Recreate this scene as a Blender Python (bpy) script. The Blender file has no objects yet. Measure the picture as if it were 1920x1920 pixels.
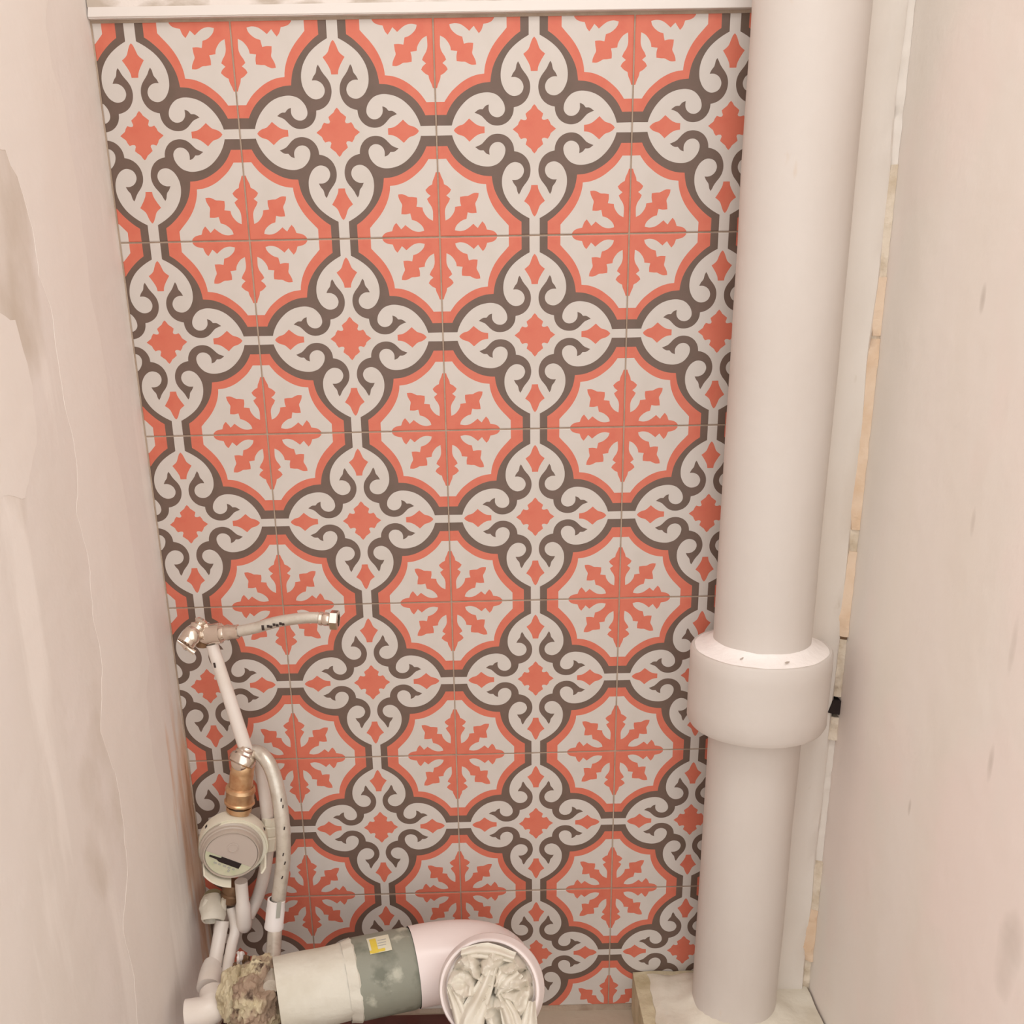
import bpy, bmesh, math, random
from mathutils import Vector, Matrix, noise, geometry
random.seed(7)
SC = bpy.context.scene
COL = SC.collection
# ------------------------------------------------------------------ camera
# world: X right along the tiled wall, Y into the wall (tile faces at Y=0), Z up (lowest joint row at Z=0)
F = 1866.87
CX, CY = 960.0, 1240.0                 # the optical axis of the photograph (it is the top of a taller frame)
CAM = Vector((0.45467, -1.14015, 0.93528))
RIGHT = Vector((0.99978194, -0.01823294, -0.0101798)).normalized()
FWD = Vector((0.01373529, 0.94136832, -0.33710091)).normalized()
UP = RIGHT.cross(FWD).normalized()
RIGHT = FWD.cross(UP).normalized()
cd = bpy.data.cameras.new('camera')
cam = bpy.data.objects.new('camera', cd)
COL.objects.link(cam)
cam.matrix_world = Matrix(((RIGHT.x, UP.x, -FWD.x, CAM.x), (RIGHT.y, UP.y, -FWD.y, CAM.y),
                           (RIGHT.z, UP.z, -FWD.z, CAM.z), (0, 0, 0, 1)))
cd.sensor_width = 36
cd.lens = 36 * F / 1920
cd.shift_y = (CY - 960) / 1920
cd.clip_start = 0.01
SC.camera = cam
SC.view_settings.view_transform = 'Standard'
SC.view_settings.look = 'None'
SC.view_settings.gamma = 1
SC.view_settings.use_curve_mapping = False
SC.view_settings.exposure = 0.0
# ------------------------------------------------------------------ light
w = bpy.data.worlds.new('world')
SC.world = w
w.use_nodes = True
w.node_tree.nodes['Background'].inputs[0].default_value = (1.0, 0.982, 0.955, 1)
w.node_tree.nodes['Background'].inputs[1].default_value = 1.68


def area(name, loc, target, size, power, col):
    l = bpy.data.lights.new(name, 'AREA')
    l.shape = 'DISK'
    l.size = size
    l.energy = power
    l.color = col
    o = bpy.data.objects.new(name, l)
    COL.objects.link(o)
    o.location = loc
    o.rotation_euler = (Vector(target) - Vector(loc)).to_track_quat('-Z', 'Y').to_euler()
    return o


area('ceiling_lamp', (0.58, -1.10, 2.50), (0.42, -0.1, 0.4), 0.45, 8.5, (1.0, 0.98, 0.95))


# ------------------------------------------------------------------ materials
def lin(c):
    return tuple(((x / 255) / 12.92 if x / 255 <= 0.04045 else ((x / 255 + 0.055) / 1.055) ** 2.4) for x in c) + (1,)


def nd(nt, t, **k):
    n = nt.nodes.new(t)
    for a, b in k.items():
        setattr(n, a, b)
    return n


def mat(name, rgb, rough=0.5, metal=0.0, var=None, scale=(8, 8, 8), lo=0.45, hi=0.7, detail=5, bump=0.0, bscale=60,
        spec=0.5, layers=(), coat=0.0):
    """Principled with a base colour, an optional second colour broken up by noise, further noise layers and a bump."""
    m = bpy.data.materials.new(name)
    m.use_nodes = True
    nt = m.node_tree
    p = nt.nodes['Principled BSDF']
    p.inputs['Roughness'].default_value = rough
    p.inputs['Metallic'].default_value = metal
    p.inputs['Specular IOR Level'].default_value = spec
    p.inputs['Coat Weight'].default_value = coat
    tc = nd(nt, 'ShaderNodeTexCoord')
    last = None
    ls = list(layers)
    if var:
        ls.insert(0, (var, scale, lo, hi, detail))
    base = nd(nt, 'ShaderNodeRGB')
    base.outputs[0].default_value = lin(rgb)
    last = base.outputs[0]
    for i, (c, sc, a, b, de) in enumerate(ls):
        mp = nd(nt, 'ShaderNodeMapping')
        mp.inputs['Scale'].default_value = sc
        mp.inputs['Location'].default_value = (3.1 * i, 1.7 * i, 5.3 * i)
        nt.links.new(tc.outputs['Object'], mp.inputs[0])
        no = nd(nt, 'ShaderNodeTexNoise')
        no.inputs['Scale'].default_value = 1
        no.inputs['Detail'].default_value = de
        nt.links.new(mp.outputs[0], no.inputs[0])
        mr = nd(nt, 'ShaderNodeMapRange')
        mr.inputs[1].default_value = a
        mr.inputs[2].default_value = b
        nt.links.new(no.outputs[0], mr.inputs[0])
        mx = nd(nt, 'ShaderNodeMix', data_type='RGBA')
        nt.links.new(mr.outputs[0], mx.inputs[0])
        nt.links.new(last, mx.inputs[6])
        mx.inputs[7].default_value = lin(c)
        last = mx.outputs[2]
    nt.links.new(last, p.inputs['Base Color'])
    if bump:
        no = nd(nt, 'ShaderNodeTexNoise')
        no.inputs['Scale'].default_value = bscale
        no.inputs['Detail'].default_value = 6
        nt.links.new(tc.outputs['Object'], no.inputs[0])
        bp = nd(nt, 'ShaderNodeBump')
        bp.inputs['Strength'].default_value = bump
        bp.inputs['Distance'].default_value = 0.004
        nt.links.new(no.outputs[0], bp.inputs['Height'])
        nt.links.new(bp.outputs[0], p.inputs['Normal'])
    return m, nt, p, last


M = {}
M['cream_glaze'] = mat('tile cream', (203, 194, 187), 0.42, var=(199, 190, 182), scale=(30, 30, 30), spec=0.35)[0]
M['orange_glaze'] = mat('tile coral', (206, 112, 90), 0.42, var=(202, 105, 84), scale=(60, 60, 60), spec=0.35)[0]
M['brown_glaze'] = mat('tile brown', (108, 88, 78), 0.42, var=(101, 84, 73), scale=(50, 50, 50), spec=0.35)[0]
M['biscuit'] = mat('tile body', (150, 122, 104), 0.8)[0]
M['grout'] = mat('grout', (176, 156, 138), 0.95, var=(158, 136, 118), scale=(40, 40, 40), bump=0.3, bscale=300)[0]
M['paint'] = mat('pipe paint', (209, 200, 193), 0.5, var=(205, 195, 187), scale=(14, 14, 5), bump=0.12, bscale=70, spec=0.3,
                 layers=(((205, 190, 176), (60, 60, 22), 0.70, 0.80, 4),))[0]
M['white_seal'] = mat('white putty', (244, 236, 232), 0.5, bump=0.4, bscale=90)[0]
M['cement'] = mat('cement floor', (182, 166, 148), 0.9, var=(166, 150, 132), scale=(12, 12, 12), bump=0.3)[0]
M['red_floor'] = mat('dark red coating', (92, 52, 46), 0.5, var=(72, 42, 38), scale=(20, 20, 20), bump=0.2)[0]
M['cream_mortar'] = mat('painted mortar', (220, 212, 197), 0.7, var=(204, 193, 174), scale=(18, 18, 18), bump=0.6, bscale=40)[0]
M['raw_mortar'] = mat('raw mortar', (204, 190, 160), 0.9, var=(176, 160, 128), scale=(26, 26, 26), bump=0.9, bscale=60)[0]
M['chrome'] = mat('chrome', (226, 214, 202), 0.16, 1.0)[0]
M['brass'] = mat('brass', (224, 190, 150), 0.36, 0.85, var=(200, 152, 112), scale=(60, 60, 60))[0]
M['white_plastic'] = mat('white plastic', (232, 222, 214), 0.35, var=(222, 210, 198), scale=(20, 20, 20))[0]
M['cream_plastic'] = mat('cream plastic', (232, 226, 208), 0.4)[0]
M['grey_hose'] = mat('braided hose', (212, 204, 192), 0.28, 0.45, var=(198, 188, 174), scale=(90, 90, 90), bump=0.12, bscale=900)[0]
M['sleeve'] = mat('hose sleeve', (234, 226, 222), 0.45)[0]
M['pvc'] = mat('pinkish white pvc', (234, 220, 216), 0.3, var=(230, 212, 208), scale=(6, 6, 6), spec=0.4)[0]
M['grey_pvc'] = mat('grey pvc', (140, 140, 126), 0.6, var=(110, 112, 98), scale=(24, 24, 24), lo=0.5, hi=0.62, bump=0.25,
                    layers=(((182, 180, 164), (40, 40, 40), 0.62, 0.74, 6),))[0]
M['iron_paint'] = mat('cream painted iron', (214, 208, 194), 0.55, var=(198, 190, 172), scale=(16, 16, 16), bump=0.6, bscale=45,
                      layers=(((96, 84, 60), (38, 38, 38), 0.70, 0.735, 5),))[0]
M['lump'] = mat('rough mortar lump', (160, 136, 116), 0.95, var=(206, 192, 160), scale=(30, 30, 30), lo=0.48, hi=0.62, bump=1.0,
                bscale=90, layers=(((92, 72, 60), (60, 60, 60), 0.60, 0.70, 6),))[0]
M['dark'] = mat('hollow shade and dark display', (38, 26, 24), 0.9)[0]  # shade inside gap and holes as colour; also the dark display
M['ink'] = mat('black print', (58, 44, 40), 0.6)[0]
M['meter_grey'] = mat('meter housing', (178, 164, 152), 0.3, coat=0.3)[0]
M['meter_face'] = mat('meter face', (190, 176, 166), 0.25, coat=0.6, spec=0.6)[0]
M['meter_label'] = mat('meter label', (200, 196, 172), 0.3, var=(188, 192, 160), scale=(120, 120, 120))[0]
M['sticker'] = mat('paper sticker', (214, 208, 186), 0.6)[0]
M['yellow'] = mat('yellow print', (216, 190, 72), 0.6)[0]
M['grey_print'] = mat('grey print', (170, 168, 158), 0.6)[0]
M['bag'] = mat('bag film', (222, 214, 200), 0.4, spec=0.5, var=(212, 202, 186), scale=(30, 30, 30))[0]
M['olive'] = mat('olive valve cap', (148, 140, 108), 0.6)[0]
M['bronze'] = mat('dull bronze', (134, 104, 78), 0.5, 0.6, var=(96, 74, 58), scale=(60, 60, 60))[0]
M['ochre'] = mat('ochre filler', (226, 202, 178), 0.9, var=(218, 188, 158), scale=(30, 30, 30), bump=0.5, bscale=90)[0]
M['cream_filler'] = mat('cream filler', (222, 208, 190), 0.9, var=(200, 182, 158), scale=(60, 60, 40), bump=0.8, bscale=90)[0]
M['skim'] = mat('skim coat', (237, 229, 222), 0.75, var=(235, 226, 218), scale=(9, 9, 3), bump=0.25, bscale=30)[0]
M['fillet'] = mat('fillet plaster', (226, 218, 210), 0.7, var=(220, 210, 200), scale=(14, 14, 5), bump=0.3, bscale=40,
                  layers=(((200, 186, 170), (50, 50, 20), 0.68, 0.78, 5),))[0]
M['strip'] = mat('white strip', (224, 216, 210), 0.35)[0]


def wall_mat(name, rgb, var, stains, marks=(), ochre=None):
    m, nt, p, last = mat(name, rgb, 0.8, var=var, scale=(7, 7, 2.2), lo=0.42, hi=0.66, bump=0.35, bscale=24, spec=0.2,
                         layers=stains)
    tc = nd(nt, 'ShaderNodeTexCoord')
    sep = nd(nt, 'ShaderNodeSeparateXYZ')
    nt.links.new(tc.outputs['Object'], sep.inputs[0])
    nz = nd(nt, 'ShaderNodeTexNoise')
    nz.inputs['Scale'].default_value = 30
    nt.links.new(tc.outputs['Object'], nz.inputs[0])

    def math_(op, a, b):
        n = nd(nt, 'ShaderNodeMath', operation=op)
        for i, v in enumerate((a, b)):
            if isinstance(v, (int, float)):
                n.inputs[i].default_value = v
            else:
                nt.links.new(v, n.inputs[i])
        return n.outputs[0]
    # grey scuffs, each an elongated blot at its own place on the wall: (y, z, half width, half height, strength)
    for (y, z, a, b, s) in marks:
        dy = math_('POWER', math_('DIVIDE', math_('SUBTRACT', sep.outputs[1], y), a), 2)
        dz = math_('POWER', math_('DIVIDE', math_('SUBTRACT', sep.outputs[2], z), b), 2)
        d = math_('ADD', math_('ADD', dy, dz), math_('MULTIPLY', nz.outputs[0], 1.4))
        mr = nd(nt, 'ShaderNodeMapRange')
        mr.inputs[1].default_value = 1.5
        mr.inputs[2].default_value = 0.4
        mr.inputs[4].default_value = s
        nt.links.new(d, mr.inputs[0])
        mx = nd(nt, 'ShaderNodeMix', data_type='RGBA')
        nt.links.new(mr.outputs[0], mx.inputs[0])
        nt.links.new(last, mx.inputs[6])
        mx.inputs[7].default_value = lin((176, 164, 152))
        last = mx.outputs[2]
    if ochre:
        # bare ochre render showing along the inner corner low on the wall, streaky
        mp = nd(nt, 'ShaderNodeMapping')
        mp.inputs['Scale'].default_value = (60, 60, 9)
        nt.links.new(tc.outputs['Object'], mp.inputs[0])
        n2 = nd(nt, 'ShaderNodeTexNoise')
        n2.inputs['Scale'].default_value = 1
        n2.inputs['Detail'].default_value = 6
        nt.links.new(mp.outputs[0], n2.inputs[0])
        edge = math_('ADD', math_('DIVIDE', sep.outputs[1], 0.05), 1.35)          # rises to the corner at y=0
        low = math_('DIVIDE', math_('SUBTRACT', 0.60, sep.outputs[2]), 0.30)
        low = nd(nt, 'ShaderNodeClamp')
        nt.links.new(math_('DIVIDE', math_('SUBTRACT', 0.60, sep.outputs[2]), 0.25), low.inputs[0])
        v = math_('MULTIPLY', math_('ADD', edge, math_('MULTIPLY', math_('SUBTRACT', n2.outputs[0], 0.5), 5.0)), low.outputs[0])
        for (c, a, b) in (((218, 184, 156), 0.25, 1.0), ((182, 138, 106), 1.2, 1.8)):
            mr = nd(nt, 'ShaderNodeMapRange')
            mr.inputs[1].default_value = a
            mr.inputs[2].default_value = b
            mr.inputs[4].default_value = 0.85
            nt.links.new(v, mr.inputs[0])
            mx = nd(nt, 'ShaderNodeMix', data_type='RGBA')
            nt.links.new(mr.outputs[0], mx.inputs[0])
            nt.links.new(last, mx.inputs[6])
            mx.inputs[7].default_value = lin(c)
            last = mx.outputs[2]
    nt.links.new(last, p.inputs['Base Color'])
    return m


M['left_wall'] = wall_mat('left wall plaster', (234, 225, 219), (229, 220, 212),
                          (((240, 232, 225), (16, 16, 2.2), 0.56, 0.64, 6), ((200, 186, 170), (5, 5, 3), 0.60, 0.75, 6)), ochre=True)
M['right_wall'] = wall_mat('right wall plaster', (236, 228, 221), (233, 225, 216),
                           (((238, 225, 218), (5, 5, 4), 0.50, 0.62, 3),),
                           marks=((-0.275, 0.936, .006, .014, .6), (-0.315, 0.76, .005, .016, .35), (-0.409, 0.68, .006, .03, .35), (-0.271, 0.464, .004, .012, .55),
                                  (-0.405, 0.577, .006, .022, .55), (-0.478, 0.445, .022, .05, .45)))
M['header'] = mat('header plaster', (224, 214, 207), 0.8, var=(186, 172, 158), scale=(22, 14, 60), lo=0.46, hi=0.60, bump=0.4, bscale=60)[0]
M['ceiling'] = mat('ceiling paint', (228, 216, 206), 0.9)[0]


# ------------------------------------------------------------------ helpers
def ray(px, py):
    return FWD * F + RIGHT * (px - CX) - UP * (py - CY)


def at(px, py, y):
    """Point where the line of sight through a photo pixel meets the plane Y=y (used to read places off the photograph)."""
    d = ray(px, py)
    return CAM + d * ((y - CAM.y) / d.y)


def atx(px, py, x):
    d = ray(px, py)
    return CAM + d * ((x - CAM.x) / d.x)


def obj(name, bm, m, parent=None, smooth=True, label=None, kind=None, recalc=True):
    me = bpy.data.meshes.new(name)
    if recalc:
        bmesh.ops.recalc_face_normals(bm, faces=bm.faces)
    if smooth:
        for f in bm.faces:
            f.smooth = True
    bm.to_mesh(me)
    bm.free()
    for x in (m if isinstance(m, (list, tuple)) else [m]):
        me.materials.append(x)
    if smooth:
        me.set_sharp_from_angle(angle=math.radians(38))
    o = bpy.data.objects.new(name, me)
    COL.objects.link(o)
    if parent:
        o.parent = parent
        o.matrix_parent_inverse = parent.matrix_world.inverted()
    if label:
        o['label'] = label
    if kind:
        o['kind'] = kind
    return o


def thing(name, label, cat, loc, group=None):
    o = bpy.data.objects.new(name, None)
    COL.objects.link(o)
    o.location = loc
    o.matrix_world = Matrix.Translation(Vector(loc))
    o.empty_display_size = 0.02
    o['label'] = label
    o['category'] = cat
    if group:
        o['group'] = group
    return o


def tag(o, label, cat):
    o['label'] = label
    o['category'] = cat
    return o


def box(bm, a, b, bevel=0.0):
    r = bmesh.ops.create_cube(bm, size=1)
    c = (Vector(a) + Vector(b)) / 2
    s = Vector([abs(b[i] - a[i]) for i in range(3)])
    for v in r['verts']:
        v.co = Vector((v.co.x * s.x, v.co.y * s.y, v.co.z * s.z)) + c
    if bevel:
        es = list({e for v in r['verts'] for e in v.link_edges})
        bmesh.ops.bevel(bm, geom=es, offset=bevel, segments=2, affect='EDGES')


def cr(pts, n=6):
    """Catmull-Rom through 3-D points"""
    P = [Vector(p) for p in pts]
    if len(P) < 3:
        return [P[0].lerp(P[1], i / n) for i in range(n + 1)]
    Q = [P[0] * 2 - P[1]] + P + [P[-1] * 2 - P[-2]]
    out = []
    for i in range(1, len(Q) - 2):
        a, b, c, d = Q[i - 1:i + 3]
        for k in range(n):
            t = k / n
            out.append(0.5 * ((2 * b) + (c - a) * t + (2 * a - 5 * b + 4 * c - d) * t * t + (3 * b - a - 3 * c + d) * t ** 3))
    out.append(P[-1])
    return out


def frame(d):
    d = d.normalized()
    u = d.cross(Vector((0, 0, 1)) if abs(d.z) < 0.9 else Vector((0, 1, 0))).normalized()
    return u, d.cross(u).normalized()


def tube(bm, pts, r, seg=16, cap=True, wob=0.0, dome=False):
    """Round tube along points; r a number or a list of radii"""
    n = len(pts)
    rs = r if isinstance(r, (list, tuple)) else [r] * n
    rings = []
    u = None
    for i, p in enumerate(pts):
        d = (pts[min(i + 1, n - 1)] - pts[max(i - 1, 0)]).normalized()
        if u is None:
            u, v = frame(d)
        else:
            u = (u - d * u.dot(d)).normalized()
            v = d.cross(u).normalized()
        ring = []
        for k in range(seg):
            a = 2 * math.pi * k / seg
            q = u * math.cos(a) + v * math.sin(a)
            rr = rs[i]
            if wob:
                rr += wob * noise.noise((p + q * rr) * 60)
            ring.append(bm.verts.new(p + q * rr))
        rings.append(ring)
    for a, b in zip(rings, rings[1:]):
        for k in range(seg):
            bm.faces.new((a[k], a[(k + 1) % seg], b[(k + 1) % seg], b[k]))
    if cap:
        bm.faces.new(rings[0][::-1])
        bm.faces.new(rings[-1])
    return rings


def lathe(bm, o, d, prof, seg=32, close=False, wob=0.0, wsc=60):
    """Turned body: prof is a list of (radius, distance along d from o)"""
    o = Vector(o)
    d = Vector(d).normalized()
    u, v = frame(d)
    rings = []
    for (r, h) in prof:
        if r < 1e-6:
            rings.append([bm.verts.new(o + d * h)])
            continue
        ring = []
        for k in range(seg):
            a = 2 * math.pi * k / seg
            q = u * math.cos(a) + v * math.sin(a)
            rr = r + (wob * noise.noise((o + d * h + q * r) * wsc) if wob else 0)
            ring.append(bm.verts.new(o + d * h + q * rr))
        rings.append(ring)
    for a, b in zip(rings, rings[1:]):
        for k in range(seg):
            k2 = (k + 1) % seg
            if len(a) == 1 and len(b) == 1:
                continue
            if len(a) == 1:
                bm.faces.new((a[0], b[k], b[k2]))
            elif len(b) == 1:
                bm.faces.new((a[k], b[0], a[k2]))
            else:
                bm.faces.new((a[k], a[k2], b[k2], b[k]))
    if close and len(rings[0]) > 1:
        for k in range(seg):
            k2 = (k + 1) % seg
            bm.faces.new((rings[-1][k], rings[-1][k2], rings[0][k2], rings[0][k]))


def slab(bm, outline, origin, ux, uy, thick):
    """Flat plate with the given 2-D outline, its face looking along ux x uy, thickness going backwards"""
    n = Vector(ux).cross(Vector(uy)).normalized()
    tris = geometry.tessellate_polygon([[Vector((x, y, 0)) for x, y in outline]])
    fr = [bm.verts.new(Vector(origin) + Vector(ux) * x + Vector(uy) * y) for x, y in outline]
    bk = [bm.verts.new(v.co - n * thick) for v in fr]
    for t in tris:
        try:
            bm.faces.new([fr[i] for i in t])
            bm.faces.new([bk[i] for i in reversed(t)])
        except ValueError:
            pass
    L = len(fr)
    for i in range(L):
        j = (i + 1) % L
        bm.faces.new((fr[i], fr[j], bk[j], bk[i]))


# ------------------------------------------------------------------ setting: room
XL, XR = 0.063, 0.858
ZC = 2.6
YF = -0.72
FLOOR = 0.008
bm = bmesh.new()
box(bm, (-0.9, -2.2, -0.04), (1.8, 0.06, FLOOR))
floor = obj('floor', bm, M['cement'], smooth=False, kind='structure')
bm = bmesh.new()
box(bm, (-0.06, YF, ZC), (0.98, 0.06, ZC + 0.04))
obj('ceiling', bm, M['ceiling'], smooth=False, kind='structure')
bm = bmesh.new()
box(bm, (XL - 0.10, YF, FLOOR), (XL, 0.0095, ZC))
wall_left = obj('wall_left', bm, M['left_wall'], smooth=False, kind='structure')
bm = bmesh.new()
box(bm, (XR, YF, FLOOR), (XR + 0.10, 0.0095, ZC))
wall_right = obj('wall_right', bm, M['right_wall'], smooth=False, kind='structure')
SH = 0.00812                                     # the tile rows run very slightly uphill to the right
bm = bmesh.new()
box(bm, (XL - 0.10, 0.0008, FLOOR), (XR + 0.10, 0.05, ZC))
wall_back = obj('wall_back', bm, M['grout'], smooth=False, kind='structure')
# plastered header over the tiles and the white edging strip below it
bm = bmesh.new()
vs = [(XL + .001, 1.2125), (XR - .001, 1.2125 + SH * XR), (XR - .001, ZC - .002), (XL + .001, ZC - .002)]
slab(bm, vs, (0, -0.004, 0), (1, 0, 0), (0, 0, 1), 0.0055)
obj('plaster_header', bm, M['header'], wall_back, smooth=False, label='plaster with grey smears above the tiles')
bm = bmesh.new()
z0 = 1.2025
slab(bm, [(XL + .001, z0), (XR - .001, z0 + SH * XR), (XR - .001, z0 + .0095 + SH * XR), (XL + .001, z0 + .0095)],
     (0, -0.0065, 0), (1, 0, 0), (0, 0, 1), 0.0078)
bmesh.ops.bevel(bm, geom=[e for e in bm.edges if abs(e.verts[0].co.x - e.verts[1].co.x) > .5 and e.verts[0].co.y < -.005], offset=0.0014, segments=3, affect='EDGES')
trim = obj('trim_1', bm, M['strip'], kind='structure')
trim['label'] = 'white edging strip along the top of the patterned tiles'

# ------------------------------------------------------------------ the patterned tiles
T = 0.2
# outlines of the print, one quarter of a tile (centre top left, flower corner bottom right)
BROWN = [(1700, 178), (1400, 178), (1385, 230), (1362, 290), (1330, 355), (1280, 435), (1205, 525), (1115, 605), (1010, 665),
         (900, 698), (800, 708), (720, 695), (650, 665), (590, 610), (545, 540), (525, 465), (530, 400), (565, 345), (620, 313),
         (680, 312), (735, 337), (775, 385), (790, 440), (786, 515), (840, 492), (885, 440), (950, 435), (1022, 383), (975, 365),
         (915, 335), (868, 288), (815, 232), (755, 192), (680, 173), (600, 178), (520, 208), (455, 260), (408, 330), (385, 400),
         (378, 468), (320, 482), (250, 515), (185, 572), (138, 648), (113, 735), (110, 820), (128, 900), (165, 970), (215, 1035),
         (252, 1090), (278, 1145), (302, 1185), (325, 1145), (345, 1060), (385, 1005), (415, 943), (345, 943), (282, 915),
         (240, 868), (218, 800), (230, 735), (265, 685), (320, 655), (385, 648), (448, 672), (505, 722), (548, 795), (575, 875),
         (583, 965), (575, 1060), (548, 1160), (500, 1258), (435, 1350), (355, 1430), (265, 1500), (190, 1548), (130, 1582),
         (130, 1950), (1700, 1950)]
BAND = [(1700, 352), (1480, 352), (1450, 415), (1400, 500), (1330, 590), (1240, 675), (1130, 752), (1010, 815), (880, 855),
        (750, 868), (738, 960), (710, 1080), (662, 1195), (600, 1300), (520, 1405), (430, 1500), (340, 1580), (262, 1635), (262, 1950), (1700, 1950)]
INNER = [(1700, 560), (1500, 560), (1460, 620), (1390, 710), (1300, 795), (1190, 880), (1070, 945), (955, 983), (845, 998),
         (838, 1070), (815, 1170), (770, 1290), (705, 1410), (625, 1520), (545, 1610), (475, 1690), (475, 1950), (1700, 1950)]
FLOWER = [(1700, 775), (1606, 775), (1582, 845), (1550, 915), (1537, 975), (1480, 1008), (1422, 1065), (1445, 1112), (1500, 1160),
          (1438, 1213), (1462, 1270), (1500, 1330), (1522, 1400), (1522, 1480), (1515, 1570), (1450, 1535), (1398, 1475), (1365, 1410),
          (1357, 1352), (1258, 1340), (1275, 1265), (1275, 1190), (1195, 1180), (1140, 1178), (1090, 1152), (1035, 1133), (968, 1138),
          (975, 1195), (1000, 1255), (1025, 1310), (1012, 1380), (1003, 1462), (1080, 1465), (1150, 1450), (1160, 1500), (1170, 1555),
          (1240, 1578), (1305, 1625), (1348, 1680), (1362, 1735), (1280, 1752), (1195, 1738), (1130, 1700), (1058, 1640), (1020, 1680),
          (985, 1712), (955, 1665), (910, 1605), (868, 1655), (835, 1742), (760, 1758), (705, 1785), (665, 1832), (665, 1950), (1700, 1950)]
LOZ_R = [(865, -60), (865, 158), (940, 168), (1005, 198), (1060, 242), (1115, 292), (1165, 240), (1215, 198), (1290, 172), (1345, 135),
         (1372, 100), (1340, 40), (1100, -60)]
LOZ_B = [(-60, 1035), (98, 1035), (108, 1100), (140, 1172), (180, 1240), (218, 1298), (160, 1345), (128, 1385), (102, 1455), (72, 1525),
         (42, 1560), (-60, 1500)]
CROSS = [(-60, -60), (330, -60), (402, 108), (350, 152), (315, 182), (298, 225), (265, 274), (215, 258), (178, 262), (165, 290), (178, 325),
         (188, 362), (140, 405), (98, 440), (75, 480), (42, 516), (-60, 400)]


def homog(src, dst):
    A, b = [], []
    for (x, y), (u, v) in zip(src, dst):
        A.append([x, y, 1, 0, 0, 0, -u * x, -u * y]); b.append(u)
        A.append([0, 0, 0, x, y, 1, -v * x, -v * y]); b.append(v)
    n = 8
    for i in range(n):
        p = max(range(i, n), key=lambda r: abs(A[r][i]))
        A[i], A[p] = A[p], A[i]; b[i], b[p] = b[p], b[i]
        for r in range(n):
            if r != i:
                k = A[r][i] / A[i][i]
                A[r] = [x - k * y for x, y in zip(A[r], A[i])]
                b[r] -= k * b[i]
    h = [b[i] / A[i][i] for i in range(n)]
    return lambda x, y: ((h[0] * x + h[1] * y + h[2]) / (h[6] * x + h[7] * y + 1), (h[3] * x + h[4] * y + h[5]) / (h[6] * x + h[7] * y + 1))


HM = homog([(42, 112), (1630, 97), (45, 1838), (1585, 1810)], [(0, 0), (.5, 0), (0, .5), (.5, .5)])


def smooth2(poly, n=3):
    P = [Vector(HM(*p)) for p in poly]
    L = len(P)
    corner = []
    for i in range(L):
        a = (P[i] - P[i - 1]); b = (P[(i + 1) % L] - P[i])
        corner.append(a.angle(b, 0) > math.radians(38))
    out = []
    for i in range(L):
        j = (i + 1) % L
        a, b = P[i], P[j]
        out.append(a.copy())
        if min(a.x, a.y, b.x, b.y) < -0.01 or max(a.x, a.y, b.x, b.y) > 0.52:
            continue
        if corner[i] and corner[j]:
            continue
        ta = (b - a) if corner[i] else (b - P[i - 1]) / 2
        tb = (b - a) if corner[j] else (P[(j + 1) % L] - a) / 2
        ln = (b - a).length
        if ta.length > 0: ta = ta.normalized() * ln
        if tb.length > 0: tb = tb.normalized() * ln
        for k in range(1, n):
            t = k / n
            out.append(a * (2 * t ** 3 - 3 * t * t + 1) + ta * (t ** 3 - 2 * t * t + t) + b * (-2 * t ** 3 + 3 * t * t) + tb * (t ** 3 - t * t))
    return out


def inside(p, poly):
    c = False
    x, y = p
    j = len(poly) - 1
    for i in range(len(poly)):
        a, b = poly[i], poly[j]
        if (a.y > y) != (b.y > y) and x < (b.x - a.x) * (y - a.y) / (b.y - a.y) + a.x:
            c = not c
        j = i
    return c


LAYERS = [(smooth2(BROWN), 2), (smooth2(BAND), 1), (smooth2(INNER), 0), (smooth2(FLOWER), 1), (smooth2(LOZ_R), 1), (smooth2(LOZ_B), 1), (smooth2(CROSS), 1)]
vin, ein = [Vector((0, 0)), Vector((.5, 0)), Vector((.5, .5)), Vector((0, .5))], [(0, 1), (1, 2), (2, 3), (3, 0)]
for poly, _ in LAYERS:
    s = len(vin)
    vin += poly
    ein += [(s + i, s + (i + 1) % len(poly)) for i in range(len(poly))]
vo, eo, fo, *_ = geometry.delaunay_2d_cdt(vin, ein, [], 0, 1e-5)
QUART = []
for f in fo:
    c = sum((vo[i] for i in f), Vector((0, 0))) / len(f)
    if not (0 < c.x < .5 and 0 < c.y < .5):
        continue
    m = 0
    for poly, k in LAYERS:
        if inside(c, poly):
            m = k
    QUART.append(([vo[i].copy() for i in f], m))
JOINT = 0.0034


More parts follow.
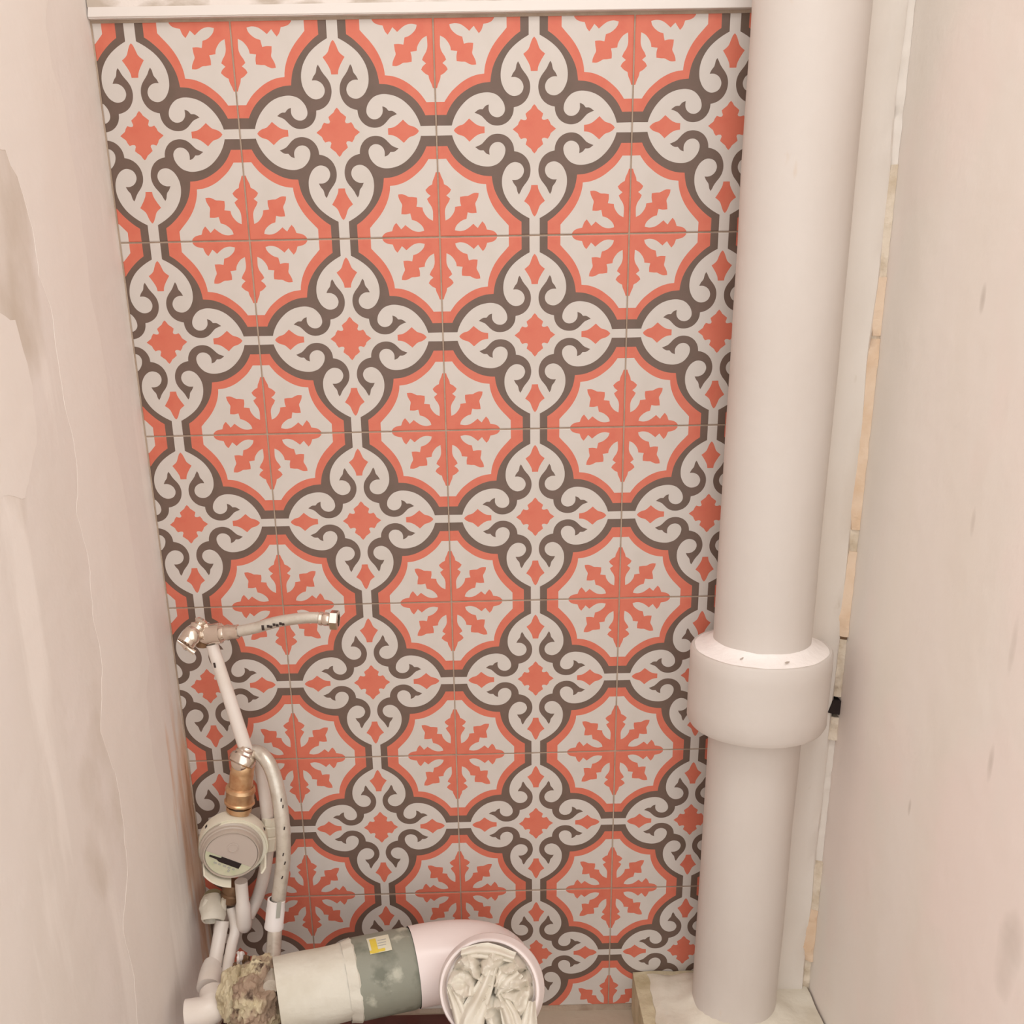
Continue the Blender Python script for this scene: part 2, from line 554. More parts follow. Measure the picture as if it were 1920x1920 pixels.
def tile_mesh(x0=0.0, x1=1.0, z0=0.0, z1=1.0):
    """Tile cut to the part x0..x1, z0..z1 (z from the top); local origin at the module's top left corner"""
    bm = bmesh.new()
    for sx in (1, -1):
        for sy in (1, -1):
            for vs, m in QUART:
                co = [(0.5 + sx * v.x, 0.5 + sy * v.y) for v in vs]
                try:
                    f = bm.faces.new([bm.verts.new((a, 0, -b)) for a, b in co])
                    f.material_index = m
                except ValueError:
                    pass
    bmesh.ops.remove_doubles(bm, verts=bm.verts, dist=2e-5)
    for v, co, no in ((x0, (x0, 0, 0), (-1, 0, 0)), (1 - x1, (x1, 0, 0), (1, 0, 0)), (z0, (0, 0, -z0), (0, 0, 1)), (1 - z1, (0, 0, -z1), (0, 0, -1))):
        if v > 1e-6:
            bmesh.ops.bisect_plane(bm, geom=bm.verts[:] + bm.edges[:] + bm.faces[:], dist=1e-6, plane_co=co, plane_no=no, clear_outer=True)
    j = JOINT / 2
    w_, h_ = (x1 - x0) * T, (z1 - z0) * T
    for v in bm.verts:
        a = (v.co.x - x0) * T
        b = (-v.co.z - z0) * T
        a = j + a * (w_ - JOINT) / w_
        b = j + b * (h_ - JOINT) / h_
        v.co = Vector((x0 * T + a, 0, -(z0 * T + b)))
    bmesh.ops.recalc_face_normals(bm, faces=bm.faces)
    if bm.faces and sum(f.normal.y for f in bm.faces) > 0:
        bmesh.ops.reverse_faces(bm, faces=bm.faces)
    cxm, czm = (x0 + x1) / 2 * T, -(z0 + z1) / 2 * T
    for dep, out in ((0.0004, 0.0009), (0.0035, 0.0)):
        be = [e for e in bm.edges if e.is_boundary]
        r = bmesh.ops.extrude_edge_only(bm, edges=be)
        for g in r['geom']:
            if isinstance(g, bmesh.types.BMVert):
                g.co.y += dep
                for ax, c, h in ((0, cxm, w_ / 2 - j), (2, czm, h_ / 2 - j)):
                    if abs(abs(g.co[ax] - c) - h) < 1e-4:
                        g.co[ax] += out * (1 if g.co[ax] > c else -1)
            if isinstance(g, bmesh.types.BMFace) and dep > 0.001:
                g.material_index = 3
    for v in bm.verts:
        v.co.z += SH * v.co.x
    me = bpy.data.meshes.new('tile')
    bm.to_mesh(me)
    bm.free()
    for k in ('cream_glaze', 'orange_glaze', 'brown_glaze', 'biscuit'):
        me.materials.append(M[k])
    return me


cache = {}
for jr in range(6):
    for ic in range(5):
        x0 = (XL + 0.0012) / T if ic == 0 else 0.0
        x1 = (XR - 0.0012 - 0.8) / T if ic == 4 else 1.0
        z1 = 1.0 - (FLOOR + 0.002 + SH * 0.45) / T if jr == 5 else 1.0
        key = (round(x0, 4), round(x1, 4), round(z1, 4))
        if key not in cache:
            cache[key] = tile_mesh(x0, x1, 0.0, z1)
        o = bpy.data.objects.new('tile', cache[key])
        COL.objects.link(o)
        rr = random.uniform
        o.location = (ic * T, -0.0001 + rr(-.0002, .0001), 1.2 - jr * T + SH * ic * T)
        o.rotation_euler = (rr(-.001, .001), 0, rr(-.001, .001))
        o.parent = wall_back

# ------------------------------------------------------------------ plaster skim patches on the left wall
def skim_patch(pts, name='skim_patch', t=0.00022, m='skim', x=XL, parent=wall_left, label=None, seed=0):
    P3 = [atx(px, py, x) for px, py in pts]
    pl = []
    L = len(P3)
    for i in range(L):                                   # ragged outline
        a, b = P3[i], P3[(i + 1) % L]
        n = max(1, int((b - a).length / 0.008))
        for k in range(n):
            q = a.lerp(b, k / n)
            amp = 0.0035
            q = q + Vector((0, noise.noise(q * 60 + Vector((seed, 0, 0))) * amp + noise.noise(q * 14 + Vector((seed, 3, 0))) * .009,
                            noise.noise(q * 60 + Vector((9, seed, 0))) * amp))
            pl.append((min(q.y, -0.0125), q.z))
    bm = bmesh.new()
    s = 1 if parent is wall_left else -1
    slab(bm, pl, (x + s * t, 0, 0), (0, 1, 0), (0, 0, 1), t * 0.98)
    return obj(name, bm, M[m], parent, smooth=False, label=label)


skim_patch([(95, -60), (-60, -60), (-60, 250), (12, 285), (32, 330), (50, 390), (66, 450), (76, 520), (96, 570), (108, 640), (122, 760), (140, 860), (145, 960), (165, 1040), (172, 1150), (190, 1260), (192, 1370),
            (215, 1450), (232, 1540), (238, 1640), (232, 1740), (250, 1830), (262, 1960), (330, 1960), (325, 1850), (318, 1740), (312, 1600), (300, 1480),
            (285, 1390), (275, 1300), (280, 1240), (262, 1120), (245, 1000), (222, 860), (205, 760), (186, 640), (168, 540), (160, 470), (142, 380), (128, 270), (118, 190), (100, 130), (92, 60)],
           label='paler smoothed band of filler', seed=1)
skim_patch([(-60, 560), (30, 600), (62, 720), (70, 830), (45, 935), (15, 930), (-60, 960)], label='pale filler smear', seed=4, t=0.0002)

# ------------------------------------------------------------------ right: plaster fill between stack and wall, with the filled seam
PX, PY, PR = 0.7505, -0.0855, 0.0535
bm = bmesh.new()
prof = [(PX + 0.030, -0.0010), (PX + 0.036, -0.048), (PX + 0.0515, -0.076), (PX + 0.057, -0.068), (PX + 0.070, -0.060),
        (PX + 0.085, -0.057), (0.8475, -0.056), (0.8505, -0.053), (0.8510, -0.030), (0.8510, -0.0010)]
zs = [FLOOR + .07 + i * (ZC - .075 - FLOOR) / 130 for i in range(131)]
rings = []
for z in zs:
    rings.append([bm.verts.new((x + (0.0022 * noise.noise(Vector((x * 20, y * 20, z * 12))) if 1 < i < 8 else 0),
                                y + (0.003 * noise.noise(Vector((x * 30, 5, z * 14))) if 1 < i < 7 else 0), z)) for i, (x, y) in enumerate(prof)])
for a, b in zip(rings, rings[1:]):
    for i in range(len(prof) - 1):
        bm.faces.new((a[i], a[i + 1], b[i + 1], b[i]))
bm.faces.new(rings[0])
bm.faces.new(rings[-1])
obj('plaster_fillet', bm, M['fillet'], wall_right, label='smooth plaster filling between stack and wall')
# filler in the seam: separate strips, with a dark block for a gap's shade at one place
def seam(z0, z1, m, w0=0.0, dep=-0.046, rough=0.0022, seed=0, name='seam_filler', label=None):
    bm = bmesh.new()
    z0 -= .004
    z1 += .004
    n = max(3, int((z1 - z0) / 0.004))
    rg = []
    for i in range(n + 1):
        z = z0 + (z1 - z0) * i / n
        q = Vector((seed, 0, z * 60))
        wob = noise.noise(q) * rough
        wob2 = noise.noise(q + Vector((7, 7, 0))) * rough
        tap = min(1, (z - z0) / .03 + .25, (z1 - z) / .03 + .25)
        xa = 0.8512 - (0.004 + w0) * tap + wob
        rg.append([bm.verts.new(c) for c in ((0.8513, -0.012, z), (xa, dep + 0.004, z), (xa + .001, dep - 0.0035 + wob2, z),
                                             (0.8540, dep - 0.0065 - abs(wob2), z), (XR - .0002, dep - .0075 + wob, z), (XR - .0002, -0.012, z))])
    for a, b in zip(rg, rg[1:]):
        for k in range(6):
            k2 = (k + 1) % 6
            bm.faces.new((a[k], a[k2], b[k2], b[k]))
    bm.faces.new(rg[0][::-1])
    bm.faces.new(rg[-1])
    return obj(name, bm, M[m], wall_right, label=label)


seam(1.060, 2.55, 'fillet', seed=1, dep=-0.046)
seam(0.955, 1.058, 'cream_filler', seed=2, dep=-0.048)
seam(0.905, 0.954, 'ochre', seed=3, w0=0.001, dep=-0.050, label='ochre filler')
seam(0.895, 0.904, 'cream_filler', seed=2, dep=-0.048)
seam(0.700, 0.894, 'ochre', seed=4, w0=0.0025, dep=-0.051, label='ochre filler')
seam(0.668, 0.699, 'cream_filler', seed=2, dep=-0.049)
seam(0.575, 0.667, 'ochre', seed=5, w0=0.003, dep=-0.051, label='ochre filler')
seam(0.564, 0.574, 'bronze', seed=5, w0=0.001, dep=-0.048, label='brown crumbled filler')
seam(0.500, 0.563, 'cream_filler', seed=6, w0=0.002, dep=-0.049, rough=0.005)
seam(0.445, 0.466, 'cream_filler', seed=6, w0=0.004, dep=-0.050, rough=0.005)
seam(0.270, 0.444, 'fillet', seed=7, w0=0.001, dep=-0.046)
seam(0.200, 0.269, 'cream_filler', seed=8, w0=0.002, dep=-0.050)
seam(0.130, 0.199, 'ochre', seed=9, w0=0.005, dep=-0.051, label='ochre filler')
seam(0.078, 0.129, 'cream_filler', seed=10, w0=0.001, dep=-0.047, rough=0.004)
bm = bmesh.new()
box(bm, (0.8440, -0.0585, 0.474), (XR - .0003, -0.014, 0.4915))  # solid dark block: the shade of a gap put in as colour
for v in bm.verts:
    if v.co.y < -.05 and v.co.z > .48:
        v.co.x += .004
    if v.co.x < .85 and v.co.z < .48:
        v.co.z += .003
obj('gap_shade_block', bm, M['dark'], wall_right, smooth=False, label='dark block standing for the shade in a seam gap')

# ------------------------------------------------------------------ drain stack
zt, zb = at(1424, 1212, PY).z, at(1424, 1355, PY).z
SR = 0.0785
st = thing('drain_stack', 'thick white painted vertical drain pipe with a wide socket, beside the right wall', 'pipe', (PX, PY, 0.07))
bm = bmesh.new()
lathe(bm, (PX, PY, 0), (0, 0, 1), [(PR, zt - 0.03)] + [(PR, zt + i * .06) for i in range(0, int((ZC - zt) / .06))] + [(PR, ZC - .002)], 56, wob=0.0012, wsc=14)
obj('upper_pipe', bm, M['paint'], st)
bm = bmesh.new()
lathe(bm, (PX, PY, 0), (0, 0, 1), [(PR * .98, 0.070)] + [(PR * .98, .07 + i * (zb + .01 - .07) / 6) for i in range(1, 7)], 56, wob=0.001, wsc=14)
obj('lower_pipe', bm, M['paint'], st)
bm = bmesh.new()
lathe(bm, (PX, PY, 0), (0, 0, 1), [(PR * .97, zb + .002), (SR - .010, zb - .001), (SR - .003, zb + .002), (SR, zb + .008), (SR, zb + .03), (SR, zt - .02),
                                   (SR, zt - .003), (SR - .002, zt), (SR - .016, zt - .001)], 64, wob=0.0008, wsc=30)
obj('socket', bm, M['paint'], st, label='wide socket collar')
bm = bmesh.new()
lathe(bm, (PX, PY, 0), (0, 0, 1), [(SR - .0025, zt - .0015), (SR - .008, zt + .0015), (SR - .016, zt + .003), (PR + .004, zt + .007), (PR - .002, zt + .010)], 64, wob=0.003, wsc=45)
obj('joint_seal', bm, M['white_seal'], st, label='bright white putty ring in the socket mouth')

for p0, p1 in (((1441, 1223), (1447, 1221)), ((1388, 1236), (1400, 1231)), ((1472, 1243), (1480, 1241)), ((1400, 1217), (1428, 1224)), ((1492, 1220), (1497, 1217))):
    q = []
    for p in (p0, p1):
        d = ray(*p)
        q.append(CAM + d * ((zt + .0045 - CAM.z) / d.z))
    bm = bmesh.new()
    tube(bm, [q[0], q[0].lerp(q[1], .5), q[1]], [.0006, .0011, .0006], 8)
    obj('grit_fleck', bm, M['meter_grey'], st)

# plinth under it
bm = bmesh.new()
zp = at(1235, 1822, -0.003).z
xp = at(1187, 1850, -0.01).x
pts = []
r = bmesh.ops.create_grid(bm, x_segments=24, y_segments=20, size=0.5)
for v in r['verts']:
    x = xp + (v.co.x + .5) * (XR - .001 - xp)
    y = -0.002 - (0.5 - v.co.y) * 0.20
    v.co = Vector((x, y, zp + 0.004 * noise.noise(Vector((x, y, 0)) * 40)))
ex = bmesh.ops.extrude_edge_only(bm, edges=[e for e in bm.edges if e.is_boundary])
for g in ex['geom']:
    if isinstance(g, bmesh.types.BMVert):
        g.co.z = FLOOR + .0005
        g.co.x += 0.0
pl = obj('mortar_plinth', bm, M['raw_mortar'], smooth=True)
tag(pl, 'low rough mortar plinth at the foot of the white drain stack', 'plinth')
bm = bmesh.new()
xa = xp + 0.018
r = bmesh.ops.create_grid(bm, x_segments=30, y_segments=24, size=0.5)
for v in r['verts']:
    fx, fy = v.co.x + .5, .5 - v.co.y
    x = xa + fx * (XR - .003 - xa) + (0.006 * noise.noise(Vector((0, fy * 7, 3))) if fx == 0 else 0)
    y = -0.012 - fy * 0.185
    d = (Vector((x, y)) - Vector((PX, PY))).length - PR
    up = 0.010 + 0.012 * max(0, 1 - max(d, 0) / 0.03) ** 2
    e = min(fx, fy) * 12
    v.co = Vector((x, y, zp + up * min(1, 0.2 + e) + 0.004 * noise.noise(Vector((x, y, 4)) * 35)))
ex = bmesh.ops.extrude_edge_only(bm, edges=[e for e in bm.edges if e.is_boundary])
for g in ex['geom']:
    if isinstance(g, bmesh.types.BMVert):
        g.co.z = zp - .003
obj('painted_cap', bm, M['cream_mortar'], pl, label='cream painted mortar top')

# ------------------------------------------------------------------ branch drain at the bottom
A0 = at(520, 1869, -0.172)
A1 = at(672, 1832, -0.142)
A2 = at(775, 1811, -0.125)
A3 = at(850, 1797, -0.113)
ax = (A3 - A0).normalized()
BR = 0.0455
A1 = A0 + ax * (A1 - A0).dot(ax)
A2 = A0 + ax * (A2 - A0).dot(ax)
A3 = A0 + ax * (A3 - A0).dot(ax)
br = thing('branch_drain_pipe', 'cream painted horizontal iron drain pipe low on the left', 'pipe', A0)
bm = bmesh.new()
n = 14
L1 = (A1 - A0).length + 0.012
lathe(bm, A0, ax, [(0.0001, 0)] + [(BR, 0.0005)] + [(BR, L1 * i / n) for i in range(1, n + 1)] + [(BR - .004, L1), (0.001, L1)], 44, wob=0.0022, wsc=26)
obj('pipe_body', bm, M['iron_paint'], br)
cl = thing('grey_pipe_coupling', 'grey dusty plastic coupling with a yellow sticker joining the cream pipe to the elbow', 'coupling', A1)
bm = bmesh.new()
L2 = (A2 - A1).length
lathe(bm, A1, ax, [(BR + .0005, -.0045), (BR + .003, -.004), (BR + .0035, 0.0), (BR + .0030, L2 * .5), (BR + .0035, L2 * .9), (BR + .0015, L2), (BR - .004, L2 + .001)], 48, wob=0.0012, wsc=40)
obj('coupling_body', bm, M['grey_pvc'], cl)
# torn paint edge lying over the coupling's rim
bm = bmesh.new()
lathe(bm, A1, ax, [(BR + .0012, -.016), (BR + .0042, -.004), (BR + .0022, -.002)], 60, wob=0.0035, wsc=80)
obj('flaked_paint_rim', bm, M['iron_paint'], br)


def on_pipe(o, d, R, px, py, w_, h_, rot, up, m, name, parent, label=None, seg=6):
    """A small label wrapped on a pipe, centred where the sight line through (px,py) meets it"""
    dr = ray(px, py).normalized()
    best = None
    t = 0.5
    while t < 2:
        q = CAM + dr * t
        rr = (q - o - d * (q - o).dot(d)).length
        if rr <= R:
            best = q
            break
        t += 0.0005
    if best is None:
        return None
    s = (best - o).dot(d)
    rad = (best - o - d * s).normalized()
    tan = d.cross(rad).normalized()
    bm = bmesh.new()
    g = []
    for i in range(seg + 1):
        row = []
        for k in range(seg + 1):
            a = (i / seg - .5) * w_
            b = (k / seg - .5) * h_
            a, b = a * math.cos(rot) - b * math.sin(rot), a * math.sin(rot) + b * math.cos(rot)
            an = b / R
            row.append(bm.verts.new(o + d * (s + a) + (rad * math.cos(an) + tan * math.sin(an)) * (R + up)))
        g.append(row)
    for i in range(seg):
        for k in range(seg):
            bm.faces.new((g[i][k], g[i + 1][k], g[i + 1][k + 1], g[i][k + 1]))
    ex = bmesh.ops.extrude_face_region(bm, geom=bm.faces[:])
    for v in ex['geom']:
        if isinstance(v, bmesh.types.BMVert):
            q = v.co - o
            v.co -= (q - d * q.dot(d)).normalized() * 0.0006
    return obj(name, bm, m, parent, label=label, smooth=False)


RC = BR + .0033
stk = on_pipe(A1, ax, RC, 711, 1770, 0.026, 0.026, 0.0, 0.0012, M['sticker'], 'sticker', cl, 'pale sticker with a yellow print')
on_pipe(A1, ax, RC, 701, 1774, 0.0075, 0.022, 0.0, 0.0016, M['yellow'], 'yellow_print', stk)
on_pipe(A1, ax, RC, 708, 1784, 0.018, 0.0035, 0.0, 0.0016, M['yellow'], 'yellow_print', stk)
for k in range(3):
    on_pipe(A1, ax, RC, 716, 1764 + 5 * k, 0.010, 0.0010, 0.0, 0.0016, M['grey_print'], 'grey_print', stk)

# elbow: bends from the pipe's direction towards the room, its socket looking up and out
EB = thing('white_pipe_elbow', 'pinkish white plastic drain elbow with its open socket facing out, low in the middle', 'elbow', A3)
mouth = at(917, 1857, -0.215)
mdir = Vector((-0.14, -0.88, 0.46)).normalized()
RE = 0.0490
P = []
Lb = 0.060
b0, b3 = A2 + ax * 0.0, mouth - mdir * 0.012
b1 = A3 + ax * 0.060
b2 = b3 - mdir * 0.070
for i in range(25):
    t = i / 24
    P.append(b0 * (1 - t) ** 3 + b1 * 3 * t * (1 - t) ** 2 + b2 * 3 * t * t * (1 - t) + b3 * t ** 3)
bm = bmesh.new()
tube(bm, P, RE, 44, cap=False)
obj('bend', bm, M['pvc'], EB)
RS = 0.0590
bm = bmesh.new()
lathe(bm, mouth, mdir, [(RE - .001, -.052), (RE + .001, -.048), (RS - .005, -.036), (RS - .002, -.030), (RS, -.024), (RS + .0015, -.020), (RS + .0015, -.014), (RS - .0015, -.010),
                        (RS - .0015, -.002), (RS - .003, 0.0), (RS - .0055, 0.0), (RS - .0075, -.003), (RS - .0085, -.030), (RE - .003, -.045)], 64)
obj('socket', bm, M['pvc'], EB, label='flared open socket')
bm = bmesh.new()
lathe(bm, mouth, mdir, [(RS - .0078, -.012), (RS - .0095, -.010), (RS - .011, -.012), (RS - .0095, -.014)], 48, close=True)
obj('rubber_seal', bm, M['white_seal'], EB)

# crumpled bag stuffed in the socket
bag = thing('crumpled_bag', 'crumpled cream plastic bag stuffed into the open elbow', 'bag', mouth)
bu = mdir.cross(Vector((1, 0, 0))).normalized() * -1
if bu.z < 0:
    bu = -bu
bx = bu.cross(mdir).normalized()
if bx.x < 0:
    bx = -bx


def crease(p):
    d, pts = noise.voronoi(p, distance_metric='DISTANCE', exponent=2.5)
    return d[1] - d[0]


bm = bmesh.new()
NR, NA = 46, 150
RB = RS - .0088
rings = []
for i in range(NR + 1):
    f = i / NR
    row = []
    for k in range(NA):
        a = 2 * math.pi * k / NA
        x, y = f * math.cos(a), f * math.sin(a)
        q = Vector((x, y, 0))
        # folds: pleats gathered towards a point right of the middle, plus hard creases
        gx, gy = x - 0.12, y - 0.0
        ga = math.atan2(gy, gx)
        gr = math.hypot(gx, gy)
        pleat = abs(math.sin(ga * 4.5 + 2.2 * noise.noise(Vector((ga * 1.3, gr * 2.0, 1)))))
        h = 0.017 * (pleat - .5) * min(1, gr * 1.8) + 0.020 * (0.45 - crease(Vector((x * 2.3, y * 2.3, 0.3)))) * 0.9
        h += 0.008 * (0.5 - crease(Vector((x * 5.5, y * 5.5, 2.3))))
        h += 0.010 * (1 - f * f) - 0.020 * math.exp(-((gx) ** 2 + gy ** 2) / 0.010)
        h *= 1 if f < .93 else max(0, (1 - f) / .07)
        h -= 0.010 if f >= .93 else 0.004 * f
        row.append(bm.verts.new(mouth + bx * (x * RB) + bu * (y * RB) + mdir * (h - 0.004)))
    rings.append(row)
for a, b in zip(rings, rings[1:]):
    for k in range(NA):
        bm.faces.new((a[k], a[(k + 1) % NA], b[(k + 1) % NA], b[k]))
bmesh.ops.remove_doubles(bm, verts=bm.verts, dist=1e-5)
obj('gathered_film', bm, M['bag'], bag, recalc=True)


def flap(pts, wds, nrm, m, name, parent, thick=0.0012, amp=0.004, nseg=10, freq=3, seed=0):
    """A folded strip of film along pts, with widths wds and pleats across"""
    C_ = cr(pts, 5)
    bm = bmesh.new()
    rows = []
    for i, p in enumerate(C_):
        t = i / (len(C_) - 1)
        d = (C_[min(i + 1, len(C_) - 1)] - C_[max(i - 1, 0)]).normalized()
        s = d.cross(nrm).normalized()
        k = t * (len(wds) - 1)
        a = int(min(k, len(wds) - 2))
        w_ = wds[a] * (1 - (k - a)) + wds[a + 1] * (k - a)
        row = []
        for j in range(nseg * 2 + 1):
            u = j / (nseg * 2) * 2 - 1
            h = amp * (abs(math.sin(u * freq + seed + noise.noise(Vector((t * 2.5, seed, 0))))) - .3) + amp * .7 * (0.4 - crease(Vector((u * 1.2 + seed, t * 3, seed)))) - amp * u * u * 1.3
            row.append(bm.verts.new(p + s * (u * w_) + nrm * h))
        rows.append(row)
    for a, b in zip(rows, rows[1:]):
        for j in range(len(a) - 1):
            bm.faces.new((a[j], a[j + 1], b[j + 1], b[j]))
    ex = bmesh.ops.extrude_face_region(bm, geom=bm.faces[:])
    for g in ex['geom']:
        if isinstance(g, bmesh.types.BMVert):
            g.co -= nrm * thick
    return obj(name, bm, m, parent)


def mp_(u, v, h):
    return mouth + bx * u + bu * v + mdir * h


flap([mp_(.006, .028, .008), mp_(-.004, .004, .017), mp_(-.018, -.028, .019), mp_(-.024, -.060, .014), mp_(-.026, -.085, .004)], [.006, .010, .015, .020, .024], mdir, M['bag'], 'hanging_fold', bag, amp=0.006, seed=1)
flap([mp_(-.044, .006, .006), mp_(-.032, -.018, .012), mp_(-.022, -.050, .014), mp_(-.012, -.080, .008)], [.005, .010, .012, .014], mdir, M['bag'], 'hanging_fold', bag, amp=0.005, seed=3)
flap([mp_(-.030, .040, .005), mp_(.000, .044, .009), mp_(.030, .036, .005)], [.006, .009, .006], mdir, M['bag'], 'top_fold', bag, amp=0.004, seed=5)
flap([mp_(.012, .000, .010), mp_(.024, -.024, .014), mp_(.030, -.048, .010)], [.004, .010, .012], mdir, M['bag'], 'hanging_fold', bag, amp=0.005, seed=7)
flap([mp_(.048, -.010, .006), mp_(.044, -.034, .010), mp_(.040, -.060, .010)], [.004, .010, .016], mdir, M['bag'], 'hanging_fold', bag, amp=0.005, seed=9)
flap([mp_(.034, .022, .006), mp_(.020, .010, .014), mp_(.010, -.004, .008)], [.008, .011, .004], mdir, M['bag'], 'bunched_fold', bag, amp=0.005, seed=2)

# dark red patch of floor under the branch drain
bm = bmesh.new()
fl = []
xs0, xs1 = XL + .003, at(905, 1905, 0).x
for i in range(40):
    x = xs0 + (xs1 - xs0) * i / 39
    fl.append((x, -0.0025))
for i in range(30):
    fl.append((xs1 + .004 * noise.noise(Vector((i * .5, 0, 0))), -0.0025 - i * .016))
fl.append((xs0, -0.48))
slab(bm, fl, (0, 0, FLOOR + .0012), (1, 0, 0), (0, 1, 0), 0.0011)
obj('red_floor_coating', bm, M['red_floor'], floor, smooth=False, label='dark red glossy coating on the left part of the floor')

# ------------------------------------------------------------------ water pipework on the left
def V(px, py, y):
    return at(px, py, y)


# riser pipe
R0, R1 = V(462, 1408, -0.055), V(397, 1207, -0.060)
rp = thing('white_riser_pipe', 'thin straight white water pipe rising from the brass elbow to the chrome valve', 'pipe', R0)
bm = bmesh.new()
tube(bm, [R0.lerp(R1, i / 6) for i in range(7)], [0.0082, .0080, .0078, .0076, .0073, .0071, .0070], 20)
obj('pipe_tube', bm, M['white_plastic'], rp)
rd = (R1 - R0).normalized()
for px, py, hh in ((403, 1247, .006), (414, 1217, .010), (392, 1237, .008)):
    q = on_pipe(R0, rd, 0.0074, px, py, hh, 0.0022, 0.1, 0.0007, M['ink'], 'print_mark', rp)

# chrome valve at the top
vc = V(387, 1190, -0.062)
vt = thing('chrome_mini_valve', 'small chrome ball valve with a lever at the top of the thin white pipe', 'valve', vc)
e1 = V(425, 1186, -0.062)
e0 = V(372, 1190, -0.060)
dv = (e1 - e0).normalized()
bm = bmesh.new()
Lv = (e1 - e0).length
lathe(bm, e0, dv, [(0, 0), (.0085, 0.001), (.0120, .005), (.0125, .012), (.0115, Lv * .55), (.0120, Lv * .62), (.0120, Lv * .8), (.0100, Lv * .84), (.0075, Lv), (0, Lv)], 28)
obj('valve_body', bm, M['chrome'], vt)
bm = bmesh.new()
g0, g1 = V(381, 1163, -0.060), V(350, 1205, -0.080)
dg = (g1 - g0).normalized()
Lg = (g1 - g0).length
lathe(bm, g0, dg, [(0, 0), (.006, 0), (.0085, .003), (.006, .006), (.009, .010), (.0075, .014), (.0105, .018), (.0105, .026), (.0085, .030), (.0100, .034), (.0100, Lg * .9), (.006, Lg), (0, Lg)], 28)
obj('valve_bonnet', bm, M['chrome'], vt)
bm = bmesh.new()
h0, h1 = V(333, 1201, -0.084), V(365, 1224, -0.084)
tube(bm, [h0, h0.lerp(h1, .35), h0.lerp(h1, .5), h0.lerp(h1, .62), h1], [.0016, .0024, .0042, .0026, .0030], 12)
tube(bm, [g1, h0.lerp(h1, .5)], .003, 10)
obj('lever', bm, M['chrome'], vt, label='thin chrome lever')
bm = bmesh.new()
k0, k1 = V(378, 1212, -0.062), V(379, 1196, -0.062)
lathe(bm, k0, k1 - k0, [(0, 0), (.0065, 0), (.0070, .006), (.009, .008), (.009, (k1 - k0).length), (0, (k1 - k0).length)], 20)
obj('lower_port', bm, M['bronze'], vt, label='reddish brass lower port')

# hose from the valve to the right, ending in a nut
hp = [V(x, y, -0.062 - i * .002) for i, (x, y) in enumerate([(424, 1186), (450, 1183), (480, 1177), (515, 1167), (550, 1161), (585, 1158), (617, 1161)])]
hs = thing('upper_flexible_hose', 'short grey flexible hose pointing right from the chrome valve, free nut at its end', 'hose', hp[0])
bm = bmesh.new()
tube(bm, cr(hp, 5), 0.0064, 18)
obj('hose_tube', bm, M['grey_hose'], hs)
bm = bmesh.new()
f0, f1 = hp[0], V(447, 1184, -.064)
lathe(bm, f0, f1 - f0, [(0, -.002), (.0085, -.002), (.0092, .002), (.0080, .006), (.0080, (f1 - f0).length), (.0066, (f1 - f0).length + .001)], 20)
obj('ferrule', bm, M['chrome'], hs)
bm = bmesh.new()
f0, f1 = V(598, 1159, -.073), V(619, 1162, -.074)
lathe(bm, f0, f1 - f0, [(.0066, 0), (.0078, .001), (.0078, .004), (.0070, .005), (.0078, .007), (.0072, (f1 - f0).length), (0, (f1 - f0).length)], 20)
obj('ferrule', bm, M['chrome'], hs)
bm = bmesh.new()
f0, f1 = V(618, 1162, -.074), V(635, 1163, -.0745)
Ln = (f1 - f0).length
lathe(bm, f0, f1 - f0, [(0, -.001), (.0085, 0), (.0112, .0015), (.0112, Ln - .001), (.0100, Ln), (.0078, Ln), (.0076, Ln - .006), (0, Ln - .006)], 6)
obj('nut', bm, M['chrome'], hs, smooth=False, label='hexagonal nut')
hd = (hp[3] - hp[2]).normalized()
for i, (px, py) in enumerate([(493, 1177), (503, 1174), (508, 1175), (514, 1171), (520, 1172), (526, 1169), (531, 1170)]):
    a = V(px, py, -.0665)
    on_pipe(hp[2], hd, 0.0066, px, py, 0.0028, 0.0030 if i else .006, .3, 0.0006, M['ink'], 'print_mark', hs)

# brass elbow above the meter
MY = -0.060
mt = V(447, 1530, MY)
xe = mt.x
ez = V(455, 1432, MY)
eb = thing('brass_elbow_fitting', 'brass elbow with ringed nuts above the water meter', 'fitting', mt)
bm = bmesh.new()
nz_ = V(452, 1490, MY)
dn = (ez - mt).normalized()
lathe(bm, mt - dn * .004, dn, [(.0125, 0), (.0125, .012), (.0150, .0125), (.0150, .018)], 28)
obj('lower_spigot', bm, M['brass'], eb)
bm = bmesh.new()
q0 = mt + dn * ((nz_ - mt).dot(dn) - .012)
lathe(bm, q0, dn, [(.0150, 0), (.0178, .0005), (.0185, .0030), (.0170, .0045), (.0170, .017), (.0182, .0185), (.0172, .0225), (.0145, .024)], 12)
obj('union_nut', bm, M['brass'], eb)
bm = bmesh.new()
s0 = q0 + dn * .0235
top = V(456, 1436, MY)
back = V(462, 1418, MY + .014)
tube(bm, cr([s0, s0 + dn * .015, top, top.lerp(back, .6), back], 6), [.0140] * 8 + [.0135] * 8 + [.012] * 9, 28)
obj('elbow_body', bm, M['brass'], eb)
bm = bmesh.new()
c0 = V(453, 1428, MY - .004)
c1 = V(463, 1408, MY + .002)
lathe(bm, c0, c1 - c0, [(.0120, -.004), (.0150, -.002), (.0158, .003), (.0150, .007), (.0125, .009), (.0125, .012), (.0105, .014), (.0100, .017), (.008, .018)], 28)
obj('chrome_collar', bm, M['chrome'], eb, label='chrome collar')
bm = bmesh.new()
lathe(bm, c0, Vector((-.1, -.9, .35)), [(.0110, 0), (.0105, .007), (.0085, .009), (.0040, .0105), (0, .0105)], 24)
obj('chrome_cap', bm, M['chrome'], eb, label='small chrome end cap')

